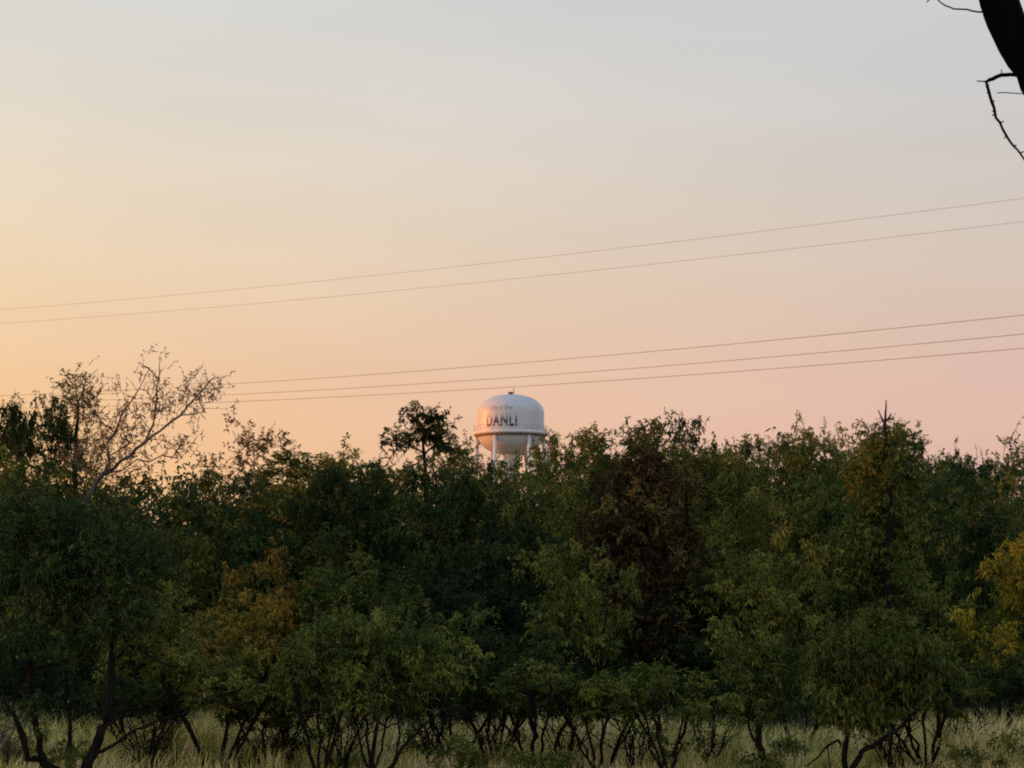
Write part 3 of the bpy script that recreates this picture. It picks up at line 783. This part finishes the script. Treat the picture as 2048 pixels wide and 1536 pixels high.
L(rp.outputs[0], d_.inputs[0]); L(rp.outputs[0], t_.inputs[0]); L(d_.outputs[0], mx.inputs[1]); L(t_.outputs[0], mx.inputs[2])
o_ = N('ShaderNodeOutputMaterial'); L(mx.outputs[0], o_.inputs[0])
GRASS = m
g = np.random.default_rng(21)
nb = 190000
# tufts first, blades around them
ntuft = 9000
ty = 38.5 + 24.5 * g.uniform(0, 1, ntuft) ** 0.75
tx = g.uniform(-1, 1, ntuft) * (0.26 * ty + 1.5)
near_k = np.clip((ty - 39.5) / 2.5, 0.25, 1)
th = 0.42 + 0.32 * g.uniform(0, 1, ntuft) + 0.12 * np.sin(tx * 0.9) + 0.10 * np.sin(ty * 0.7 + tx * .3)
tl = g.normal(0, 0.14, (ntuft, 2)) + (0.10, 0)
k = g.integers(0, ntuft, nb)
bx = tx[k] + g.normal(0, 0.10, nb); by = ty[k] + g.normal(0, 0.10, nb)
h = (th * near_k)[k] * g.uniform(0.5, 1.2, nb)
lean = (tl[k] + g.normal(0, 0.20, (nb, 2))) * h[:, None]
ang = g.uniform(0, math.pi, nb); w = 0.0115 * g.uniform(0.6, 1.5, nb)
wx, wy = np.cos(ang) * w, np.sin(ang) * w
B0 = np.stack([bx, by, np.zeros(nb) - 0.01], 1)
M0 = B0 + np.stack([lean[:, 0] * 0.35, lean[:, 1] * 0.35, h * 0.6], 1)
T0 = B0 + np.stack([lean[:, 0] * 1.1, lean[:, 1] * 1.1, h * 0.98], 1)
WV = np.stack([wx, wy, np.zeros(nb)], 1)
V = np.stack([B0 - WV, B0 + WV, M0 + WV * .8, M0 - WV * .8, T0], 1).reshape(-1, 3)
q = np.arange(nb)[:, None] * 5
o = mesh_obj('dry_grass', V, q + np.array([0, 1, 2, 3]), q + np.array([3, 2, 4]), mat=GRASS, tone=np.repeat(0.75 * g.uniform(0, 1, ntuft)[k] + 0.25 * g.uniform(0, 1, nb), 5))
tag(o, 'tall dry straw coloured grass along the foot of the thicket', 'grass', kind='stuff')

# low green weeds between the grass
g = np.random.default_rng(63)
C, CRw = [], []
for _ in range(55):
    d = 39.5 + 14 * g.uniform() ** 1.3; x = g.uniform(-1, 1) * (0.25 * d + 1); hh = g.uniform(0.2, 0.7)
    for _k in range(int(g.integers(3, 9))):
        C.append((x + g.normal(0, 0.22), d + g.normal(0, 0.2), hh * g.uniform(0.2, 1))); CRw.append(g.uniform(0.15, 0.3))
V, Q, T_, tone = leaves(np.array(C), np.array(CRw), g, twigs=8, per=6, pair=2, L=0.10, W=0.024, droop=0.4, up=1.0)
o = mesh_obj('weeds', V, Q, T_, tone=tone, mat=LM['green'])
tag(o, 'low green weeds scattered through the dry grass', 'weeds', kind='stuff')

# ------------------------------------------------------------------ water tower
TD = 340.0
tc = at(1021, 850, TD)
K = TD / F
TX = tc[0]
zz = lambda py: at(1021, py, TD)[2]
RAD = 67.5 * K
z_top, z_sh, z_cw, z_bot = zz(789.5), zz(826), zz(868), zz(911)
PAINT = surf_mat('tank_paint', [(0.35, (0.47, 0.505, 0.515)), (0.7, (0.565, 0.59, 0.595))], scale=0.5, detail=6, rough=0.42, spec=0.42, stretch=(1, 1, 0.25))
STEEL = surf_mat('tower_steel', [(0.3, (0.56, 0.58, 0.575)), (0.7, (0.66, 0.67, 0.66))], scale=0.8, rough=0.5)
DARKSTEEL = surf_mat('dark_steel', [(0.3, (0.10, 0.10, 0.10)), (0.7, (0.16, 0.16, 0.15))], scale=2, rough=0.6)
tower = empty('water_tower', (TX, TD, 0))
tag(tower, 'white legged water tower with faded dark lettering rising behind the thicket', 'water tower')
prof = []
for a in np.linspace(0, 1, 14):                       # bowl
    th_ = a * math.pi / 2
    prof.append((max(RAD * math.sin(th_), 0.02), z_cw - (z_cw - z_bot) * math.cos(th_)))
for a in np.linspace(0, 1, 8)[1:]:
    prof.append((RAD, z_cw + (z_sh - z_cw) * a))
for a in np.linspace(0, 1, 18)[1:]:                   # domed roof
    th_ = a * math.pi / 2
    prof.append((max(RAD * math.cos(th_) ** 0.82, 0.02), z_sh + (z_top - z_sh) * math.sin(th_) ** 1.05))
mb = MB(); mb.lathe(prof, 96)
tank = mb.build('tank', PAINT, tower, smooth=True)
# weld seams
for zs in (z_sh, (z_cw + z_sh) / 2):
    pass
mb = MB()
co, ci = RAD + 0.48, RAD + 0.01
mb.lathe([(ci, z_cw + 0.02), (co - 0.05, z_cw + 0.02), (co - 0.05, z_cw + 0.26), (co, z_cw + 0.26), (co, z_cw - 0.20), (ci, z_cw - 0.14), (ci, z_cw + 0.02)], 96)
cw = mb.build('catwalk', STEEL, tower)
mb = MB(); mb.lathe([(RAD + 0.02, z_cw - 0.15), (RAD + 0.30, z_cw - 0.19), (RAD + 0.26, z_cw - 0.46), (RAD - 0.06, z_cw - 0.50)], 96)  # dark ring added to draw the shadow line under the catwalk
mb.build('catwalk_shade_ring', DARKSTEEL, tower)
mb = MB()
for zr, rr in ((z_cw + 1.08, 0.03), (z_cw + 0.6, 0.022)):
    t_ = np.linspace(0, 2 * math.pi, 97)
    mb.tube(np.stack([np.cos(t_) * (co - 0.04), np.sin(t_) * (co - 0.04), np.full(97, zr)], 1), rr, 5, cap=False)
for k in range(30):
    t_ = k * 2 * math.pi / 30
    mb.tube([(math.cos(t_) * (co - 0.04), math.sin(t_) * (co - 0.04), z_cw), (math.cos(t_) * (co - 0.04), math.sin(t_) * (co - 0.04), z_cw + 1.09)], 0.022, 5)
mb.build('railing', STEEL, cw)
legs = []
for k in range(6):
    t_ = R(-90 - 27 + 60 * k)
    p0 = np.array((math.cos(t_) * (RAD + 1.7), math.sin(t_) * (RAD + 1.7), -0.1)); p1 = np.array((math.cos(t_) * (RAD - 0.1), math.sin(t_) * (RAD - 0.1), z_cw - 0.16))
    legs.append((p0, p1))
    mb = MB(); mb.tube([p0, p0 + (p1 - p0) * 0.5, p1], 0.27, 14)
    mb.build('leg', STEEL, tower, smooth=True)
mb = MB()
lv = [0.0, 0.34, 0.67, 0.94]
for k in range(6):
    (a0, a1), (b0, b1) = legs[k], legs[(k + 1) % 6]
    for s in lv[1:3]:
        mb.tube([a0 + (a1 - a0) * s, b0 + (b1 - b0) * s], 0.09, 6)
    for s, e in zip(lv[:-1], lv[1:]):
        mb.tube([a0 + (a1 - a0) * s, b0 + (b1 - b0) * e], 0.025, 5)
        mb.tube([b0 + (b1 - b0) * s, a0 + (a1 - a0) * e], 0.025, 5)
mb.build('bracing', STEEL, tower)
mb = MB(); mb.lathe([(1.05, -0.1), (1.05, z_bot - 0.2), (1.25, z_bot + 0.25), (1.6, z_bot + 0.5)], 32)
mb.build('riser_pipe', STEEL, tower, smooth=True)
mb = MB(); mb.lathe([(0.30, z_top - 0.06), (0.30, z_top + 0.22), (0.42, z_top + 0.24), (0.40, z_top + 0.34), (0.02, z_top + 0.46)], 16)
mb.build('roof_vent', DARKSTEEL, tower, smooth=True)
mb = MB(); mb.tube([(0.45, 0, z_top - 0.1), (0.45, 0, zz(776))], 0.05, 6)
mb.tube([(0.45, 0, zz(784)), (0.25, 0, z_top + 0.3)], 0.03, 5)
mb.build('antenna', DARKSTEEL, tower)


def letter_mat(name, col, fade_from, fade_to, low, high, sheen=0.4):
    """old paint, worn away towards the top of the letters"""
    m, nt, N, L = new_mat(name)
    tcn = N('ShaderNodeTexCoord'); sp = N('ShaderNodeSeparateXYZ'); L(tcn.outputs['Object'], sp.inputs[0])
    nz = N('ShaderNodeTexNoise'); nz.inputs['Scale'].default_value = 2.5; L(tcn.outputs['Object'], nz.inputs['Vector'])
    ad = N('ShaderNodeMath'); ad.operation = 'MULTIPLY_ADD'; ad.inputs[1].default_value = 0.5; L(nz.outputs['Fac'], ad.inputs[0]); L(sp.outputs['Z'], ad.inputs[2])
    mr = N('ShaderNodeMapRange'); mr.inputs['From Min'].default_value = fade_from + .25; mr.inputs['From Max'].default_value = fade_to + .25
    mr.inputs['To Min'].default_value = low; mr.inputs['To Max'].default_value = high
    L(ad.outputs[0], mr.inputs['Value'])
    mx = N('ShaderNodeMix'); mx.data_type = 'RGBA'; L(mr.outputs[0], mx.inputs[0])
    mx.inputs[6].default_value = (0.52, 0.55, 0.555, 1); mx.inputs[7].default_value = (*col, 1)
    p = N('ShaderNodeBsdfPrincipled'); p.inputs['Roughness'].default_value = 0.5; L(mx.outputs[2], p.inputs['Base Color'])
    o = N('ShaderNodeOutputMaterial'); L(p.outputs[0], o.inputs[0])
    return m


def lettering(text, size, z_base, x_left, x_right, mat, bold, name):
    """paint on the tank wall: a text wrapped round the cylinder, from angle of x_left to angle of x_right (fractions of the radius)"""
    cu = bpy.data.curves.new('txt', 'FONT'); cu.body = text; cu.size = 1.0; cu.offset = bold; cu.space_character = 1.14; cu.resolution_u = 3
    tob = bpy.data.objects.new('txt', cu); COL.objects.link(tob)
    dg = bpy.context.evaluated_depsgraph_get(); dg.update()
    me = bpy.data.meshes.new_from_object(tob.evaluated_get(dg))
    import bmesh
    bm = bmesh.new(); bm.from_mesh(me)
    xs = [v.co.x for v in bm.verts]; x0, x1 = min(xs), max(xs)
    ys = [v.co.y for v in bm.verts]; y0, y1 = min(ys), max(ys)
    a0, a1 = math.asin(x_left), math.asin(x_right)
    for c in np.linspace(x0, x1, 40)[1:-1]:           # cuts so that the letters follow the wall
        gm = bm.verts[:] + bm.edges[:] + bm.faces[:]
        bmesh.ops.bisect_plane(bm, geom=gm, plane_co=(c, 0, 0), plane_no=(1, 0, 0))
    rr = RAD + 0.02
    for v in bm.verts:
        f = (v.co.x - x0) / (x1 - x0); a = a0 + (a1 - a0) * f
        v.co = (math.sin(a) * rr, -math.cos(a) * rr, z_base + (v.co.y - y0) / (y1 - y0) * size)
    bm.to_mesh(me); bm.free()
    me.materials.append(mat)
    o = bpy.data.objects.new(name, me); COL.objects.link(o); o.parent = tank
    bpy.data.objects.remove(tob)
    return o


zb = zz(857.5)
INK = letter_mat('old_lettering', (0.03, 0.022, 0.03), zb + 0.95, zb + 1.5, 1.0, 0.25)
INK2 = letter_mat('small_lettering', (0.13, 0.115, 0.13), 0, 1, 0.42, 0.42)
lettering('DANLI', 1.75, zb, -0.70, 0.19, INK, 0.030, 'lettering')
lettering('City of Den', 0.75, zz(826.5), -0.60, 0.06, INK2, 0.01, 'lettering')

# ------------------------------------------------------------------ power lines
WIRE = surf_mat('wire_metal', [(0.3, (0.20, 0.19, 0.18)), (0.7, (0.26, 0.245, 0.23))], scale=1, rough=0.6)
DL, DR = 150.0, 92.0
PL = np.array((-1024 / F * DL, DL)); PR = np.array((1024 / F * DR, DR))
labs = ['uppermost thin power line crossing the sky', 'second thin power line just under the uppermost one',
        'highest of the three lower power lines', 'middle one of the three lower power lines', 'lowest power line, just above the water tower top']
for (yl, ym, yr, dia), lab in zip(((619.5, 521, 396.5, 0.015), (647, 558, 443, 0.015), (791.5, 727, 630, 0.025), (806, 755, 668, 0.025), (817, 774, 696.5, 0.025)), labs):
    s = []
    for px, py in ((0, yl), (1024, ym), (2048, yr)):
        # where the sight line of that column meets the vertical plane of the wires
        u = (px - 1024) / F
        dv = PR - PL
        for _ in range(1):
            t = (u * PL[1] - PL[0]) / (dv[0] - u * dv[1])
        for _ in range(6):          # (column of a pitched camera: refine)
            d = PL[1] + dv[1] * t
            x = at(px, py, d)[0]
            t = (x - PL[0]) / dv[0]
        s.append((t, at(px, py, PL[1] + dv[1] * t)[2]))
    co_ = np.polyfit([q[0] for q in s], [q[1] for q in s], 2)
    t = np.linspace(-0.5, 1.5, 90)
    pts = np.stack([PL[0] + (PR - PL)[0] * t, PL[1] + (PR - PL)[1] * t, np.polyval(co_, t)], 1)
    mb = MB(); mb.tube(pts, dia / 2, 6)
    o = mb.build('power_line', WIRE)
    tag(o, lab, 'power line', 'power lines across the sky')

# ------------------------------------------------------------------ light
sun_d = bpy.data.lights.new('sun', 'SUN'); sun_d.energy = 5.0; sun_d.angle = R(0.5); sun_d.color = (1.0, 0.24, 0.015)
sun = bpy.data.objects.new('sun', sun_d); COL.objects.link(sun)
from mathutils import Vector
sdir = Vector((sx * math.cos(SUN_EL), sy * math.cos(SUN_EL), math.sin(SUN_EL)))
sun.rotation_euler = sdir.to_track_quat('Z', 'Y').to_euler()
sun.location = (-60, 0, 40)

w = bpy.data.worlds.new('World'); scn.world = w; w.use_nodes = True
nt = w.node_tree; nt.nodes.clear(); N, L = nt.nodes.new, nt.links.new
lin = lambda c: tuple(((v / 255) / 12.92 if v / 255 < 0.04045 else ((v / 255 + 0.055) / 1.055) ** 2.4) for v in c)
sky = N('ShaderNodeTexSky'); sky.sky_type = 'NISHITA'; sky.sun_disc = False
sky.sun_elevation = SUN_EL; sky.sun_rotation = SUN_AZ; sky.dust_density = 2.0
SKY_STRENGTH = 0.05
b1 = N('ShaderNodeBackground'); b1.inputs['Strength'].default_value = SKY_STRENGTH
L(sky.outputs[0], b1.inputs['Color'])
# evening veil over the clear sky: warm low on the sun's side, rosy away from it, pale grey-blue above
tcn = N('ShaderNodeTexCoord'); sp = N('ShaderNodeSeparateXYZ'); L(tcn.outputs['Generated'], sp.inputs[0])
zr = N('ShaderNodeMapRange'); zr.inputs['From Min'].default_value = 0.0; zr.inputs['From Max'].default_value = 0.5
L(sp.outputs['Z'], zr.inputs['Value'])
def sky_ramp(stops):
    r = N('ShaderNodeValToRGB'); r.color_ramp.interpolation = 'B_SPLINE' if False else 'EASE' if False else 'LINEAR'
    ramp(r, [(min(1, p / 0.5), lin(c)) for p, c in stops]); L(zr.outputs[0], r.inputs['Fac']); return r
SUNWARD = [(0.0, (242, 180, 122)), (0.07, (240, 188, 134)), (0.1018, (238, 194, 149)), (0.1162, (237, 198, 158)), (0.1389, (233, 202, 166)), (0.1777, (228, 209, 184)), (0.218, (222, 212, 198)), (0.2516, (213, 209, 202)), (0.34, (190, 198, 204)), (0.5, (154, 170, 190))]
AWAY = [(0.0, (218, 170, 160)), (0.07, (217, 176, 165)), (0.1018, (215, 179, 168)), (0.1162, (213, 182, 169)), (0.1389, (209, 186, 173)), (0.1777, (204, 192, 184)), (0.218, (199, 196, 195)), (0.2516, (198, 198, 200)), (0.34, (170, 180, 192)), (0.5, (136, 152, 176))]
ra, rb = sky_ramp(SUNWARD), sky_ramp(AWAY)
nrm = N('ShaderNodeVectorMath'); nrm.operation = 'MULTIPLY'; nrm.inputs[1].default_value = (1, 1, 0); L(tcn.outputs['Generated'], nrm.inputs[0])
nn = N('ShaderNodeVectorMath'); nn.operation = 'NORMALIZE'; L(nrm.outputs[0], nn.inputs[0])
dt = N('ShaderNodeVectorMath'); dt.operation = 'DOT_PRODUCT'; dt.inputs[1].default_value = (sx, sy, 0); L(nn.outputs[0], dt.inputs[0])
az = N('ShaderNodeMapRange'); az.inputs['From Min'].default_value = -0.104; az.inputs['From Max'].default_value = 0.309
az.interpolation_type = 'LINEAR'
L(dt.outputs['Value'], az.inputs['Value'])
pw = N('ShaderNodeMath'); pw.operation = 'POWER'; pw.inputs[1].default_value = 1.25; L(az.outputs[0], pw.inputs[0])
mx = N('ShaderNodeMix'); mx.data_type = 'RGBA'; L(pw.outputs[0], mx.inputs[0]); L(rb.outputs[0], mx.inputs[6]); L(ra.outputs[0], mx.inputs[7])
b2 = N('ShaderNodeBackground'); b2.inputs['Strength'].default_value = 1.0; L(mx.outputs[2], b2.inputs['Color'])
# sky behind the camera brightened, added fill light for foliage and grass
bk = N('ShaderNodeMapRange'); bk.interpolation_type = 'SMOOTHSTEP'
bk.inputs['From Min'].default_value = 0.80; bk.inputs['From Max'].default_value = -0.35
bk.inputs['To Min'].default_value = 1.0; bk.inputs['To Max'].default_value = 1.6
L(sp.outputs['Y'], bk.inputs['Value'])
hm = N('ShaderNodeMapping'); hm.inputs['Scale'].default_value = (3, 3, 14); L(tcn.outputs['Generated'], hm.inputs['Vector'])
hz = N('ShaderNodeTexNoise'); hz.inputs['Scale'].default_value = 1.6; hz.inputs['Detail'].default_value = 5; L(hm.outputs[0], hz.inputs['Vector'])
hr = N('ShaderNodeMapRange'); hr.inputs['From Min'].default_value = 0.3; hr.inputs['From Max'].default_value = 0.7; hr.inputs['To Min'].default_value = 0.965; hr.inputs['To Max'].default_value = 1.035
L(hz.outputs['Fac'], hr.inputs['Value'])
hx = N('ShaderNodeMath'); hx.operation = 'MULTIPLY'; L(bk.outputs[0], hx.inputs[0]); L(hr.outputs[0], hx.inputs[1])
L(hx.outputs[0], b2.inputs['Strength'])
sm = N('ShaderNodeAddShader'); L(b1.outputs[0], sm.inputs[0]); L(b2.outputs[0], sm.inputs[1])
wo = N('ShaderNodeOutputWorld'); L(sm.outputs[0], wo.inputs['Surface'])
